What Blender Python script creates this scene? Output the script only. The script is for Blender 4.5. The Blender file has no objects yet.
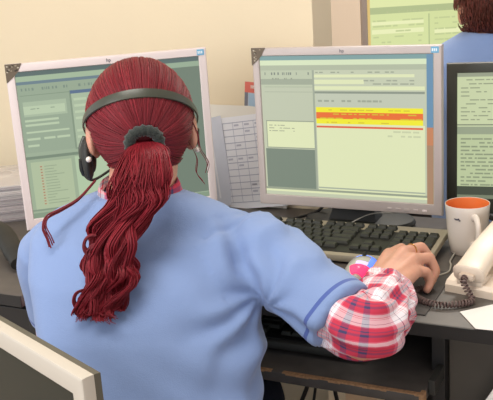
import bpy, bmesh, math, random
import numpy as np
from math import sin, cos, pi, radians, sqrt, atan2, floor as fl
from mathutils import Vector, Matrix, Euler, noise
random.seed(7)
S = bpy.context.scene
COL = S.collection

# ------------------------------------------------------------------ camera
cam_d = bpy.data.cameras.new('camera'); cam = bpy.data.objects.new('camera', cam_d); COL.objects.link(cam)
cam_d.sensor_width = 36.0; cam_d.lens = 36.0 * 850 / 493; cam_d.clip_start = 0.02
cam.location = (0, 0, 1.265)
cam.rotation_euler = (Matrix.Rotation(pi/2 - radians(15.2), 3, 'X') @ Matrix.Rotation(radians(-3.8), 3, 'Z')).to_euler()
S.camera = cam
# ------------------------------------------------------------------ world, lamps, exposure
w = bpy.data.worlds.new('daylight'); S.world = w; w.use_nodes = True
w.node_tree.nodes['Background'].inputs[0].default_value = (0.95, 0.97, 1.0, 1)
w.node_tree.nodes['Background'].inputs[1].default_value = 1.06
def area(name, loc, rot, sx, sy, power, col):
    d = bpy.data.lights.new(name, 'AREA'); d.shape = 'RECTANGLE'; d.size = sx; d.size_y = sy
    d.energy = power; d.color = col
    o = bpy.data.objects.new(name, d); o.location = loc; o.rotation_euler = rot; COL.objects.link(o); return o
area('ceiling_lamp_light', (-0.5, 0.6, 2.62), (0, 0, 0), 1.2, 0.6, 26, (1, .96, .88))
area('ceiling_lamp_light', (0.9, 3.0, 2.62), (0, 0, 0), 1.2, 0.6, 50, (1, .96, .88))
area('window_light', (-1.9, -0.3, 1.7), (radians(65), 0, radians(-62)), 1.4, 1.2, 34, (.95, .97, 1.0))
S.view_settings.view_transform = 'Standard'; S.view_settings.look = 'None'
S.view_settings.exposure = 0.0; S.view_settings.gamma = 1.0; S.view_settings.use_curve_mapping = False

# ------------------------------------------------------------------ helpers
def lin(c):
    return tuple(((x/255)/12.92 if x/255 <= .04045 else ((x/255+.055)/1.055)**2.4) for x in c[:3])
def mat(name, rgb, rough=.6, metal=0, spec=.5, var=0, vscale=20, bump=0, bscale=200, coat=0, trans=0, sheen=0, alpha=1):
    m = bpy.data.materials.new(name); m.use_nodes = True; N = m.node_tree.nodes; L = m.node_tree.links
    p = N['Principled BSDF']; c = lin(rgb)
    p.inputs['Base Color'].default_value = (*c, 1); p.inputs['Roughness'].default_value = rough
    p.inputs['Metallic'].default_value = metal; p.inputs['Specular IOR Level'].default_value = spec
    p.inputs['Coat Weight'].default_value = coat; p.inputs['Transmission Weight'].default_value = trans
    p.inputs['Sheen Weight'].default_value = sheen; p.inputs['Alpha'].default_value = alpha
    tc = N.new('ShaderNodeTexCoord')
    if var:
        n = N.new('ShaderNodeTexNoise'); n.inputs['Scale'].default_value = vscale; n.inputs['Detail'].default_value = 6
        r = N.new('ShaderNodeMapRange'); r.inputs['From Min'].default_value = .3; r.inputs['From Max'].default_value = .7
        r.inputs['To Min'].default_value = 1-var; r.inputs['To Max'].default_value = 1+var
        h = N.new('ShaderNodeHueSaturation'); h.inputs['Color'].default_value = (*c, 1)
        L.new(tc.outputs['Object'], n.inputs['Vector']); L.new(n.outputs['Fac'], r.inputs['Value'])
        L.new(r.outputs[0], h.inputs['Value']); L.new(h.outputs[0], p.inputs['Base Color'])
    if bump:
        n = N.new('ShaderNodeTexNoise'); n.inputs['Scale'].default_value = bscale; n.inputs['Detail'].default_value = 4
        b = N.new('ShaderNodeBump'); b.inputs['Strength'].default_value = bump; b.inputs['Distance'].default_value = .002
        L.new(tc.outputs['Object'], n.inputs['Vector']); L.new(n.outputs['Fac'], b.inputs['Height']); L.new(b.outputs[0], p.inputs['Normal'])
    return m
def attr_mat(name, emit=0, rough=.5, base=None):
    m = bpy.data.materials.new(name); m.use_nodes = True; N = m.node_tree.nodes; L = m.node_tree.links
    p = N['Principled BSDF']; a = N.new('ShaderNodeAttribute'); a.attribute_name = 'tint'
    p.inputs['Roughness'].default_value = rough
    if emit:
        p.inputs['Base Color'].default_value = (.012, .014, .012, 1); p.inputs['Emission Strength'].default_value = emit
        p.inputs['Specular IOR Level'].default_value = .25
        L.new(a.outputs['Color'], p.inputs['Emission Color'])
    else:
        L.new(a.outputs['Color'], p.inputs['Base Color'])
    return m

def tag(o, label=None, cat=None, group=None, kind=None):
    if label: o['label'] = label
    if cat: o['category'] = cat
    if group: o['group'] = group
    if kind: o['kind'] = kind
    return o
def thing(name, label, cat, loc=(0, 0, 0), rz=0, rx=0, group=None):
    o = bpy.data.objects.new(name, None); o.empty_display_size = .05; COL.objects.link(o)
    o.location = loc; o.rotation_euler = (rx, 0, rz)
    return tag(o, label, cat, group)
class MB:
    def __init__(s): s.v = []; s.f = []; s.c = []; s.col = None
    def add(s, vs, fs, col=None):
        b = len(s.v); s.v += [tuple(v) for v in vs]; s.f += [tuple(i+b for i in f) for f in fs]
        s.c += [col]*len(fs)
    def box(s, lo, hi, r=0, M=None, col=None, seg=2):
        bm = bmesh.new(); bmesh.ops.create_cube(bm, size=1)
        for v in bm.verts:
            v.co = Vector(((lo[0]+hi[0])/2 + v.co.x*(hi[0]-lo[0]), (lo[1]+hi[1])/2 + v.co.y*(hi[1]-lo[1]), (lo[2]+hi[2])/2 + v.co.z*(hi[2]-lo[2])))
        if r: bmesh.ops.bevel(bm, geom=bm.edges[:], offset=r, segments=seg, affect='EDGES', profile=.5)
        if M is not None: bm.transform(M)
        s.bm(bm, col); return s
    def bm(s, bm, col=None):
        bm.verts.index_update()
        s.add([v.co[:] for v in bm.verts], [[v.index for v in f.verts] for f in bm.faces], col); bm.free()
    def tube(s, pts, r, n=8, cap=True, col=None, flat=1, up=None):
        pts = [Vector(p) for p in pts]; rs = r if isinstance(r, (list, tuple)) else [r]*len(pts)
        T = [(pts[min(i+1, len(pts)-1)]-pts[max(i-1, 0)]).normalized() for i in range(len(pts))]
        U = Vector(up) if up else (Vector((0, 0, 1)) if abs(T[0].z) < .9 else Vector((1, 0, 0)))
        vs = []
        for i, p in enumerate(pts):
            U = (U - T[i]*U.dot(T[i])).normalized(); B = T[i].cross(U)
            for k in range(n):
                a = 2*pi*k/n; vs.append(p + B*cos(a)*rs[i] + U*sin(a)*rs[i]*flat)
        fs = [(i*n+k, i*n+(k+1) % n, (i+1)*n+(k+1) % n, (i+1)*n+k) for i in range(len(pts)-1) for k in range(n)]
        if cap: fs += [tuple(range(n))[::-1], tuple((len(pts)-1)*n+k for k in range(n))]
        s.add(vs, fs, col); return s
    def rings(s, rings, cap=True, col=None):
        n = len(rings[0]); vs = [v for r in rings for v in r]
        fs = [(i*n+k, i*n+(k+1) % n, (i+1)*n+(k+1) % n, (i+1)*n+k) for i in range(len(rings)-1) for k in range(n)]
        if cap: fs += [tuple(range(n))[::-1], tuple((len(rings)-1)*n+k for k in range(n))]
        s.add(vs, fs, col); return s
    def lathe(s, prof, n=32, c=(0, 0, 0), M=None, cap=False, col=None):
        rs = []
        for r, z in prof:
            ring = [Vector((c[0]+r*cos(2*pi*k/n), c[1]+r*sin(2*pi*k/n), c[2]+z)) for k in range(n)]
            rs.append([M @ v for v in ring] if M is not None else ring)
        return s.rings(rs, cap, col)
    def ell(s, c, r, M=None, nu=20, nv=14, col=None):
        rs = []
        c = Vector(c)
        for j in range(nv+1):
            t = -pi/2 + pi*j/nv; t = max(-pi/2+.02, min(pi/2-.02, t))
            ring = []
            for k in range(nu):
                a = 2*pi*k/nu; v = Vector((r[0]*cos(t)*cos(a), r[1]*cos(t)*sin(a), r[2]*sin(t)))
                if M is not None: v = M @ v
                ring.append(c+v)
            rs.append(ring)
        return s.rings(rs, True, col)
    def cone(s, p1, r1, p2, r2, n=16):
        p1 = Vector(p1); p2 = Vector(p2); ax = (p2-p1); L = ax.length; ax = ax.normalized()
        U = Vector((0, 0, 1)) if abs(ax.z) < .9 else Vector((1, 0, 0)); U = (U-ax*U.dot(ax)).normalized(); B = ax.cross(U)
        rs = []
        for t, p, r in [(-88, p1, r1), (-60, p1, r1), (-30, p1, r1), (0, p1, r1), (0, p2, r2), (30, p2, r2), (60, p2, r2), (88, p2, r2)]:
            a = radians(t); rs.append([p+ax*sin(a)*r+(B*cos(2*pi*k/n)+U*sin(2*pi*k/n))*cos(a)*r for k in range(n)])
        return s.rings(rs)
    def quad(s, a, b, c, d, col=None): s.add([a, b, c, d], [(0, 1, 2, 3)], col); return s
    def mesh(s, name):
        me = bpy.data.meshes.new(name); me.from_pydata(s.v, [], s.f); me.update()
        if any(c is not None for c in s.c):
            at = me.color_attributes.new('tint', 'FLOAT_COLOR', 'CORNER'); i = 0
            arr = np.ones((len(me.loops), 4), 'f')
            for f, c in zip(s.f, s.c):
                arr[i:i+len(f), :3] = c if c is not None else (.5, .5, .5); i += len(f)
            at.data.foreach_set('color', arr.ravel())
        return me
    def build(s, name, m, parent=None, smooth=None, fix=True):
        me = s.mesh(name)
        if fix:
            bm = bmesh.new(); bm.from_mesh(me); bmesh.ops.recalc_face_normals(bm, faces=bm.faces[:]); bm.to_mesh(me); bm.free()
        return link(name, me, m, parent, smooth)
def link(name, me, m, parent=None, smooth=None):
    if m and not me.materials: me.materials.append(m)
    if smooth is not None:
        me.shade_smooth() if smooth == 0 else me.set_sharp_from_angle(angle=radians(smooth))
        if smooth: 
            me.polygons.foreach_set('use_smooth', [True]*len(me.polygons))
    o = bpy.data.objects.new(name, me); COL.objects.link(o)
    if parent is not None: o.parent = parent
    return o
def remesh(mb, vox, smooth_it=4, fac=.5):
    me = mb.mesh('tmp'); o = bpy.data.objects.new('tmp', me); COL.objects.link(o)
    r = o.modifiers.new('r', 'REMESH'); r.mode = 'VOXEL'; r.voxel_size = vox
    if smooth_it:
        q = o.modifiers.new('s', 'SMOOTH'); q.iterations = smooth_it; q.factor = fac
    dg = bpy.context.evaluated_depsgraph_get(); dg.update()
    out = bpy.data.meshes.new_from_object(o.evaluated_get(dg))
    bpy.data.objects.remove(o); bpy.data.meshes.remove(me)
    out.materials.clear(); return out
def spline(pts, n=8):
    P = [Vector(p) for p in pts]; P = [P[0]*2-P[1]]+P+[P[-1]*2-P[-2]]; out = []
    for i in range(1, len(P)-2):
        for k in range(n):
            t = k/n; a, b, c, d = P[i-1], P[i], P[i+1], P[i+2]
            out.append(.5*((2*b)+(c-a)*t+(2*a-5*b+4*c-d)*t*t+(3*b-a-3*c+d)*t**3))
    out.append(P[-2]); return out

# desk frame: u runs along the desk, n runs from the sitter to the wall
YAW = radians(-27)
E_ = Vector((.8911, -.4540, 0)); N_ = Vector((.4540, .8911, 0)); O_ = Vector((.195, 1.594, 0))
def W(u, n, z): return O_ + E_*u + N_*n + Vector((0, 0, z))
MW = Matrix.Translation(O_) @ Matrix.Rotation(YAW, 4, 'Z')    # local (u, n, z) -> world

# ------------------------------------------------------------------ materials
M_wall = mat('cream_paint', (225, 208, 178), .85, var=.02, vscale=3, bump=.15, bscale=90)
M_wall2 = mat('pale_pinkish_paint', (226, 210, 192), .85, var=.02, vscale=3, bump=.15, bscale=90)
M_ceil = mat('white_ceiling', (238, 236, 230), .9)
M_floor = mat('beige_floor', (190, 168, 148), .5, var=.08, vscale=6, bump=.1, bscale=60)
M_desk = mat('dark_laminate', (90, 84, 79), .5, var=.10, vscale=30, bump=.08, bscale=300)
M_deskedge = mat('black_edge_band', (30, 29, 29), .5)
M_grey = mat('grey_cabinet_laminate', (78, 74, 68), .45, var=.08, vscale=10)
M_chip = mat('bare_chipboard', (150, 116, 84), .9, var=.25, vscale=200)
M_silver = mat('silver_plastic', (186, 174, 170), .42, var=.02, vscale=30)
M_white_silver = mat('pale_silver_plastic', (222, 208, 206), .42)
M_beige_silver = mat('warm_silver_plastic', (188, 179, 166), .4)
M_darkrim = mat('olive_grey_plastic', (88, 84, 72), .5)
M_black = mat('black_plastic', (38, 38, 35), .6, bump=.05, bscale=600)
M_blackbez = mat('matt_black_bezel', (52, 52, 44), .5)
M_key = mat('black_keycap', (44, 45, 38), .5, var=.2, vscale=60)
M_keyback = mat('worn_grey_keyboard_case', (166, 156, 136), .45)
M_white = mat('off_white_print', (225, 220, 205), .5)
M_mug = mat('cream_glaze', (228, 216, 204), .25, coat=.4)
M_orange = mat('orange_glaze', (236, 126, 64), .3, coat=.3)
M_phone = mat('ivory_plastic', (226, 210, 192), .38)
M_phone2 = mat('ivory_key', (208, 190, 172), .4)
M_cord = mat('brown_grey_cord', (104, 84, 80), .5)
M_cable = mat('black_cable', (28, 26, 25), .5)
M_cablegrey = mat('pale_grey_cable', (170, 165, 155), .5)
M_paper = mat('white_paper', (232, 228, 224), .8, bump=.1, bscale=20)
M_skin = mat('skin', (208, 152, 128), .5, var=.07, vscale=40, bump=.12, bscale=250)
M_skin.node_tree.nodes['Principled BSDF'].inputs['Subsurface Weight'].default_value = .12
M_skin.node_tree.nodes['Principled BSDF'].inputs['Subsurface Scale'].default_value = .01
M_eye = mat('eye', (235, 230, 225), .2); M_lip = mat('lip', (170, 90, 85), .5)
M_trouser = mat('dark_denim', (38, 42, 58), .8, bump=.2, bscale=400)
M_pearl = mat('pearl', (235, 225, 215), .15, coat=.6)
M_gold = mat('gold', (200, 150, 80), .25, metal=1)
M_band = mat('dark_green_grey_plastic', (62, 64, 54), .35)
M_scrunchie = mat('dark_knit', (36, 42, 38), .9, bump=.8, bscale=500, sheen=.3)
M_metal = mat('chrome', (190, 190, 190), .25, metal=1)
M_scr = attr_mat('lit_screen', 1.0, .35)
M_print = attr_mat('printed_paper', 0, .7)
def cloth_mat(name, rgb, stripe=None):
    m = mat(name, rgb, .85, sheen=.15); N = m.node_tree.nodes; L = m.node_tree.links; p = N['Principled BSDF']
    tc = [n for n in N if n.type == 'TEX_COORD'][0]
    wv = N.new('ShaderNodeTexNoise'); wv.inputs['Scale'].default_value = 700
    w2 = N.new('ShaderNodeTexNoise'); w2.inputs['Scale'].default_value = 14; w2.inputs['Detail'].default_value = 5
    ad = N.new('ShaderNodeMath'); ad.operation = 'MULTIPLY_ADD'; ad.inputs[1].default_value = .12
    b = N.new('ShaderNodeBump'); b.inputs['Strength'].default_value = .5; b.inputs['Distance'].default_value = .006
    L.new(tc.outputs['Object'], wv.inputs['Vector']); L.new(tc.outputs['Object'], w2.inputs['Vector'])
    L.new(wv.outputs['Fac'], ad.inputs[0]); L.new(w2.outputs['Fac'], ad.inputs[2]); L.new(ad.outputs[0], b.inputs['Height'])
    L.new(b.outputs[0], p.inputs['Normal'])
    if stripe:
        # list of (point, direction, s0, s1): woven trim band at the sleeve hem
        fac = None
        for (A, D, s0, s1) in stripe:
            A = Vector(A); D = Vector(D).normalized()
            sb = N.new('ShaderNodeVectorMath'); sb.operation = 'SUBTRACT'; sb.inputs[1].default_value = A + D*(s0+s1)/2; s0, s1 = -(s1-s0)/2, (s1-s0)/2
            dt = N.new('ShaderNodeVectorMath'); dt.operation = 'DOT_PRODUCT'; dt.inputs[1].default_value = D
            ln = N.new('ShaderNodeVectorMath'); ln.operation = 'LENGTH'
            g = N.new('ShaderNodeMath'); g.operation = 'GREATER_THAN'; g.inputs[1].default_value = s0
            l = N.new('ShaderNodeMath'); l.operation = 'LESS_THAN'; l.inputs[1].default_value = s1
            l2 = N.new('ShaderNodeMath'); l2.operation = 'LESS_THAN'; l2.inputs[1].default_value = .085
            mu = N.new('ShaderNodeMath'); mu.operation = 'MULTIPLY'; m2 = N.new('ShaderNodeMath'); m2.operation = 'MULTIPLY'
            L.new(tc.outputs['Object'], sb.inputs[0]); L.new(sb.outputs[0], dt.inputs[0]); L.new(sb.outputs[0], ln.inputs[0])
            L.new(dt.outputs['Value'], g.inputs[0]); L.new(dt.outputs['Value'], l.inputs[0]); L.new(ln.outputs['Value'], l2.inputs[0])
            L.new(g.outputs[0], mu.inputs[0]); L.new(l.outputs[0], mu.inputs[1]); L.new(mu.outputs[0], m2.inputs[0]); L.new(l2.outputs[0], m2.inputs[1])
            if fac is None: fac = m2
            else:
                mx = N.new('ShaderNodeMath'); mx.operation = 'MAXIMUM'; L.new(fac.outputs[0], mx.inputs[0]); L.new(m2.outputs[0], mx.inputs[1]); fac = mx
        mix = N.new('ShaderNodeMix'); mix.data_type = 'RGBA'; mix.inputs['A'].default_value = (*lin(rgb), 1); mix.inputs['B'].default_value = (*lin((72, 92, 158)), 1)
        L.new(fac.outputs[0], mix.inputs['Factor']); L.new(mix.outputs['Result'], p.inputs['Base Color'])
    return m
BLUE = (124, 146, 190)

# ------------------------------------------------------------------ room
def struct(name, mb, m): o = mb.build(name, m); o['kind'] = 'structure'; return o
struct('floor', MB().box((-4.5, -2.5, -.1), (5, 6.2, 0)), M_floor)
struct('ceiling', MB().box((-4.5, -2.5, 2.7), (5, 6.2, 2.8)), M_ceil)
struct('wall_back', MB().box((-3.6, .15, 0), (-.116, .26, 2.7), M=MW), M_wall)
struct('wall_far', MB().box((-4.5, 4.6, 0), (5, 4.75, 2.7)), M_wall2)
struct('trim_1', MB().box((-3.6, .138, 0), (-.116, .15, .08), .003, M=MW), mat('skirting_paint', (200, 188, 168), .6))
for (lx, ly) in ((-.5, .6), (.9, 3.0)):
    t = thing('ceiling_light', 'white ceiling light panel above the '+('sitter' if lx < 0 else 'second worker'), 'ceiling light', (lx, ly, 2.7), group='ceiling lights')
    MB().box((-.63, -.33, -.05), (.63, .33, 0), .005).build('housing', M_ceil, t)
    MB().box((-.6, -.3, -.056), (.6, .3, -.05), .002).build('diffuser', mat('lamp_diffuser', (250, 250, 245), .5), t)

# ------------------------------------------------------------------ desks
def desk(name, label, u0, u1, n0, n1, z, legs=True):
    t = thing(name, label, 'desk', W((u0+u1)/2, (n0+n1)/2, 0), YAW)
    hu, hn = (u1-u0)/2, (n1-n0)/2
    MB().box((-hu, -hn, z-.022), (hu, hn, z), .0025).build('desktop', M_desk, t, 30)
    MB().box((-hu, -hn-.0015, z-.021), (hu, -hn+.001, z-.001)).build('edge_band', M_deskedge, t)
    return t, hu, hn
D1, hu, hn = desk('computer_desk', 'dark laminate computer desk carrying the keyboard, silver monitor and orange-lined mug', -.42, .80, -.374, .146, .75)
cx = (-.42+.80)/2
for u in (-.405, .262, .79):
    MB().box((u-cx-.010, -hn+.03, 0), (u-cx+.010, hn-.02, .728), .001).build('side_panel', M_deskedge, D1)
MB().box((.262-cx+.012, -hn+.05, .06), (.79-cx-.012, -hn+.066, .726), .001).build('front_panel', M_grey, D1)
MB().box((-.405-cx+.010, hn-.05, .35), (.262-cx-.01, hn-.035, .728), .001).build('back_rail', M_deskedge, D1)
D2, hu2, hn2 = desk('side_desk', 'dark laminate desk at left behind the sitter, under the wrapped papers', -1.75, -.425, -.47, .146, .75)
for u in (-.655, .655):
    MB().box((u-.01, -hn2+.03, 0), (u+.01, hn2-.02, .728), .001).build('side_panel', M_deskedge, D2)
MB().box((-.64, -hn2+.05, .3), (.64, -hn2+.066, .70), .001).build('front_panel', M_deskedge, D2)
# pull-out keyboard shelf
T = thing('keyboard_shelf', 'black pull-out keyboard shelf with chipped front edge under the desk', 'shelf', W(-.06, -.26, .66), YAW)
hw_ = .32
MB().box((-hw_, -.165, -.018), (hw_, .2, 0), .002).build('shelf_board', mat('worn_black_laminate', (70, 66, 63), .5, var=.2, vscale=25), T, 30)
mb = MB(); random.seed(3)
x = -hw_+.004
while x < hw_-.01:                                              # chips broken out of the edge band
    L_ = random.uniform(.005, .022)
    if random.random() < .75: mb.box((x, -.1664, -random.uniform(.001, .0035)), (min(x+L_, hw_), -.158, .0006), .0005, seg=1)
    x += L_
tag(mb.build('worn_edge', M_chip, T), 'bare chipboard showing along the chipped edge', kind='stuff')
MB().box((hw_-.006, -.1668, -.017), (hw_+.0012, -.150, .0008), .001).build('worn_corner', M_chip, T)
for s in (-1, 1):
    MB().box((s*(hw_+.006)-.005, -.14, -.012), (s*(hw_+.006)+.005, .2, .012), .001).build('slide_rail', M_black, T)
    for k in (-.08, .12):
        MB().box((s*(hw_+.006)-.004, k, .012), (s*(hw_+.006)+.004, k+.03, .068), .001).build('bracket', M_black, T)

# ------------------------------------------------------------------ monitors
def rects_mesh(Wd, H, rects, Y=0):
    mb = MB()
    for i, (u0, v0, u1, v1, c) in enumerate(rects):
        y = Y - .00003*(i % 40) - .0012*0 - (0 if i else 0)
        y = Y - .00004*min(i, 60)
        mb.quad((u0*Wd-Wd/2, y, H-v0*H), (u0*Wd-Wd/2, y, H-v1*H), (u1*Wd-Wd/2, y, H-v1*H), (u1*Wd-Wd/2, y, H-v0*H), lin(c))
    return mb
def text_mesh(txt, size, name, m, parent, loc, ext=.0003):
    cu = bpy.data.curves.new('t', 'FONT'); cu.body = txt; cu.size = size; cu.extrude = ext; cu.align_x = 'CENTER'; cu.align_y = 'CENTER'
    o = bpy.data.objects.new('t', cu); COL.objects.link(o); dg = bpy.context.evaluated_depsgraph_get(); dg.update()
    me = bpy.data.meshes.new_from_object(o.evaluated_get(dg)); bpy.data.objects.remove(o)
    me.transform(Matrix.Translation(loc) @ Matrix.Rotation(pi/2, 4, 'X')); me.materials.clear()
    return link(name, me, m, parent)
def frame_mb(w, h, bt, bs, bb, d, r=.004):
    """picture-frame bezel: outer rounded, inner opening; front at y=0, back at y=d"""
    mb = MB(); o = [(-w/2, 0), (w/2, 0), (w/2, h), (-w/2, h)]; i = [(-w/2+bs, bb), (w/2-bs, bb), (w/2-bs, h-bt), (-w/2+bs, h-bt)]
    def ins(P, k): cxm = 0; cz = h/2; return [(x-k*(1 if x > 0 else -1), z-k*(1 if z > cz else -1)) for x, z in P]
    rings = [[Vector((x, d, z)) for x, z in o], [Vector((x, r, z)) for x, z in o], [Vector((x, r*.3, z)) for x, z in ins(o, r*.3)],
             [Vector((x, 0, z)) for x, z in ins(o, r)], [Vector((x, 0, z)) for x, z in ins(i, -.0015)], [Vector((x, .0035, z)) for x, z in i], [Vector((x, d, z)) for x, z in i]]
    mb.rings(rings, cap=False)
    b = len(rings)-1
    for k in range(4): mb.f.append((k, (k+1) % 4, b*4+(k+1) % 4, b*4+k)); mb.c.append(None)
    return mb
def monitor(name, label, loc, yaw, tilt, m_bez, m_back, rects, w=.375, h=.315, bt=.016, bs=.016, bb=.022, stand=.045,
            logo='hp', sticker=True, foil=True, buttons=True, group=None):
    t = thing(name, label, 'monitor', (loc[0], loc[1], loc[2]-stand), yaw)
    B = Matrix.Translation((0, 0, stand)) @ Matrix.Rotation(tilt, 4, 'X')
    def place(o): o.data.transform(B); return o
    place(frame_mb(w, h, bt, bs, bb, .012).build('bezel', m_bez, t, 25))
    mb = MB(); rr = []
    for (yy, k) in ((.0121, .0), (.0195, .0015), (.024, .010), (.034, .035), (.052, .065), (.055, .075)):
        rr.append([Vector((sx*(w/2-k), yy, (h/2+sz*(h/2-k)))) for sx, sz in ((-1, -1), (1, -1), (1, 1), (-1, 1))])
    mb.rings(rr); place(mb.build('back_shell', m_back, t, 25))
    sw, sh = w-2*bs, h-bt-bb
    sc = rects_mesh(sw, sh, rects, .0032); o = sc.build('screen', M_scr, t, fix=False); o.data.transform(Matrix.Translation((0, 0, bb))); place(o)
    mb = MB().box((-sw/2-.004, .0034, bb-.004), (sw/2+.004, .0125, h-bt+.004)); place(mb.build('panel', M_black, t))
    if logo: lo_ = text_mesh(logo, .009, 'logo', mat('logo_grey', (70, 72, 84), .4), t, (0, -.0002, h-bt*.5)); place(lo_)
    if sticker:
        mb = MB().box((w/2-bs-.003, -.0006, h-bt+.002), (w/2-.005, .0006, h-.003), .0002, col=lin((110, 170, 205)))
        for k in range(3): mb.box((w/2-bs-.0015+k*.0035, -.0009, h-bt+.005), (w/2-bs+.0008+k*.0035, 0, h-.006), col=lin((225, 235, 240)))
        o = mb.build('sticker', M_print, t); o['label'] = 'small blue sticker'; place(o)
    if foil:
        mb = MB(); mb.add([(-w/2, -.0006, h), (-w/2+.030, -.0006, h), (-w/2+.022, -.0006, h-bt+.001), (-w/2+bs-.001, -.0006, h-.022), (-w/2, -.0006, h-.034),
                           (-w/2, .0008, h+.0004), (-w/2+.030, .0008, h+.0004)], [(0, 4, 3, 2, 1), (0, 1, 6, 5)], lin((104, 92, 78)))
        for k in range(14):
            a, b_ = random.uniform(0, .022), random.uniform(0, .010)
            if random.random() < .5: a, b_ = b_*.8, a
            mb.box((-w/2+a, -.0009, h-b_-.004), (-w/2+a+.003, -.0005, h-b_-.0015), col=lin(random.choice([(60, 50, 42), (150, 135, 115), (188, 178, 160)])))
        o = mb.build('corner_sticker', M_print, t, fix=False); o['label'] = 'dark patterned corner sticker'; place(o)
    if buttons:
        for k in range(5):
            mb = MB().box((w*.22+k*.017, -.0012, .006), (w*.22+k*.017+.009, .002, .0105), .001)
            place(mb.build('button', m_bez if k < 4 else M_white_silver, t, 30))
    # stand
    mb = MB(); rr = []
    for (zz, hw, y0, y1) in ((.012, .05, .030, .075), (.03, .045, .036, .072), (.06, .04, .050, .078), (.10+stand*.5, .04, .056, .076)):
        rr.append([Vector((-hw, y0, zz)), Vector((hw, y0, zz)), Vector((hw, y1, zz)), Vector((-hw, y1, zz))])
    mb.rings(rr); mb.build('neck', M_black, t, 30)
    mb = MB(); prof = []
    for r_, z_ in ((1, 0), (1, .004), (.97, .009), (.8, .013), (.3, .016), (.01, .0165)):
        prof.append([Vector((.115*r_*cos(a), .075+.070*r_*sin(a), z_)) for a in [2*pi*k/36 for k in range(36)]])
    mb.rings(prof); mb.build('foot', M_black, t, 30)
    return t

def dashes(R, u0, v0, u1, v1, rows, col, dens=.6, hgt=.35, wmin=.01, wmax=.06, seed=0):
    rng = random.Random(seed); rh = (v1-v0)/rows
    for r in range(rows):
        u = u0
        while u < u1:
            L_ = rng.uniform(wmin, wmax)
            if rng.random() < dens: R.append((u, v0+r*rh+rh*.3, min(u+L_, u1), v0+r*rh+rh*(.3+hgt), col))
            u += L_ + rng.uniform(.004, .015)
# right hand silver monitor: records list with yellow and red rows
G = (193, 199, 172); CR = (222, 228, 184); DG = (122, 134, 120); LN = (150, 158, 138); TX = (128, 134, 118)
R = [(0, 0, 1, 1, G), (0, 0, .965, .03, (126, 158, 158)), (0, .03, .965, .065, (214, 226, 190)), (0, .065, .965, .10, (176, 184, 160)),
     (.0, .10, .32, .22, (188, 196, 170)), (0, .16, .32, .20, (160, 168, 148)), (0, .22, .315, .46, (190, 196, 172)),
     (.02, .215, .315, .2175, LN), (.02, .25, .315, .2525, LN),
     (.02, .455, .325, .655, LN), (.025, .462, .318, .648, CR), (.01, .66, .318, .945, DG), (.318, .10, .33, .955, (160, 168, 150)),
     (.33, .10, .955, .25, (196, 202, 176)), (.33, .13, .90, .15, CR), (.33, .165, .62, .195, CR), (.33, .21, .955, .235, CR), (.33, .245, .955, .26, (140, 148, 134)),
     (.335, .26, .955, .355, (192, 198, 178)),
     (.335, .355, .945, .39, (240, 232, 50)), (.335, .39, .945, .435, (232, 112, 52)), (.335, .435, .945, .47, (240, 232, 50)),
     (.335, .47, .955, .955, CR), (.335, .485, .945, .498, (222, 100, 70)), (.0, .945, .965, .96, LN), (0, .96, .965, .975, CR), (0, .975, .965, 1, G),
     (.965, 0, 1, .48, (104, 142, 172)), (.965, .48, 1, .60, (196, 130, 92)), (.965, .60, 1, 1, (168, 132, 104)), (.335, .925, .955, .935, (166, 174, 156))]
dashes(R, .01, .10, .31, .145, 1, (128, 136, 126), .6, .4, .004, .010, 1)
dashes(R, .04, .145, .2, .17, 1, (146, 152, 134), .7, .4, .004, .012, 2)
dashes(R, .34, .105, .8, .125, 1, (156, 163, 142), .7, .4, .01, .03, 3); dashes(R, .62, .16, .9, .205, 2, (160, 166, 146), .7, .4, .02, .05, 4)
dashes(R, .35, .29, .72, .335, 1, (158, 165, 146), .9, .3, .015, .03, 5)
dashes(R, .36, .36, .94, .475, 4, (212, 190, 56), .45, .25, .01, .05, 6); dashes(R, .75, .50, .94, .56, 2, (200, 206, 168), .7, .4, .02, .05, 8)
dashes(R, .04, .48, .2, .54, 3, (150, 154, 130), .6, .25, .01, .05, 7)
monitor('monitor', 'silver-framed monitor showing a record list with yellow and red rows', (.1934, 1.594, .799), radians(-27.5), radians(-.6), M_silver, M_silver, R)
# left monitor: form windows, seen past the head
g1 = (156, 172, 148); g2 = (168, 184, 158); g3 = (184, 200, 170); gd = (112, 128, 112); gl = (132, 148, 128)
R = [(0, 0, 1, 1, g1), (0, 0, 1, .03, (92, 108, 106)), (0, .03, 1, .065, (162, 182, 154)), (0, .065, .8, .085, (108, 128, 138)), (0, .085, .8, .15, (150, 166, 144)),
     (.80, .03, 1, .065, (150, 170, 146)), (.78, .065, 1, .96, (112, 126, 112)), (0, .15, .27, .545, (150, 166, 144)), (.01, .155, .27, .16, gl),
     (.02, .20, .25, .30, g2), (.02, .23, .24, .285, g3), (.02, .32, .20, .335, g3), (.02, .35, .20, .365, g3), (.02, .40, .25, .412, g3), (.02, .445, .09, .46, g3), (.11, .445, .17, .46, g3), (.18, .445, .25, .46, g3),
     (.02, .49, .08, .505, g3), (.27, .15, .78, .55, gl), (.275, .15, .78, .172, (92, 112, 140)), (.28, .172, .775, .54, g2),
     (.0, .57, .78, .59, (120, 136, 118)), (0, .59, .78, .965, (156, 172, 146)), (.02, .61, .24, .94, (174, 188, 156)), (.26, .60, .50, .93, (176, 196, 164)), (.065, .63, .085, .915, (180, 188, 156)),
     (0, .965, 1, 1, (132, 150, 128)), (0, .94, .78, .952, gl)]
dashes(R, .02, .095, .5, .14, 1, (124, 140, 128), .7, .4, .004, .012, 11)
dashes(R, .29, .19, .76, .53, 8, g3, .9, .4, .04, .1, 12); dashes(R, .03, .24, .22, .28, 2, gl, .3, .25, .01, .03, 13)
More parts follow.
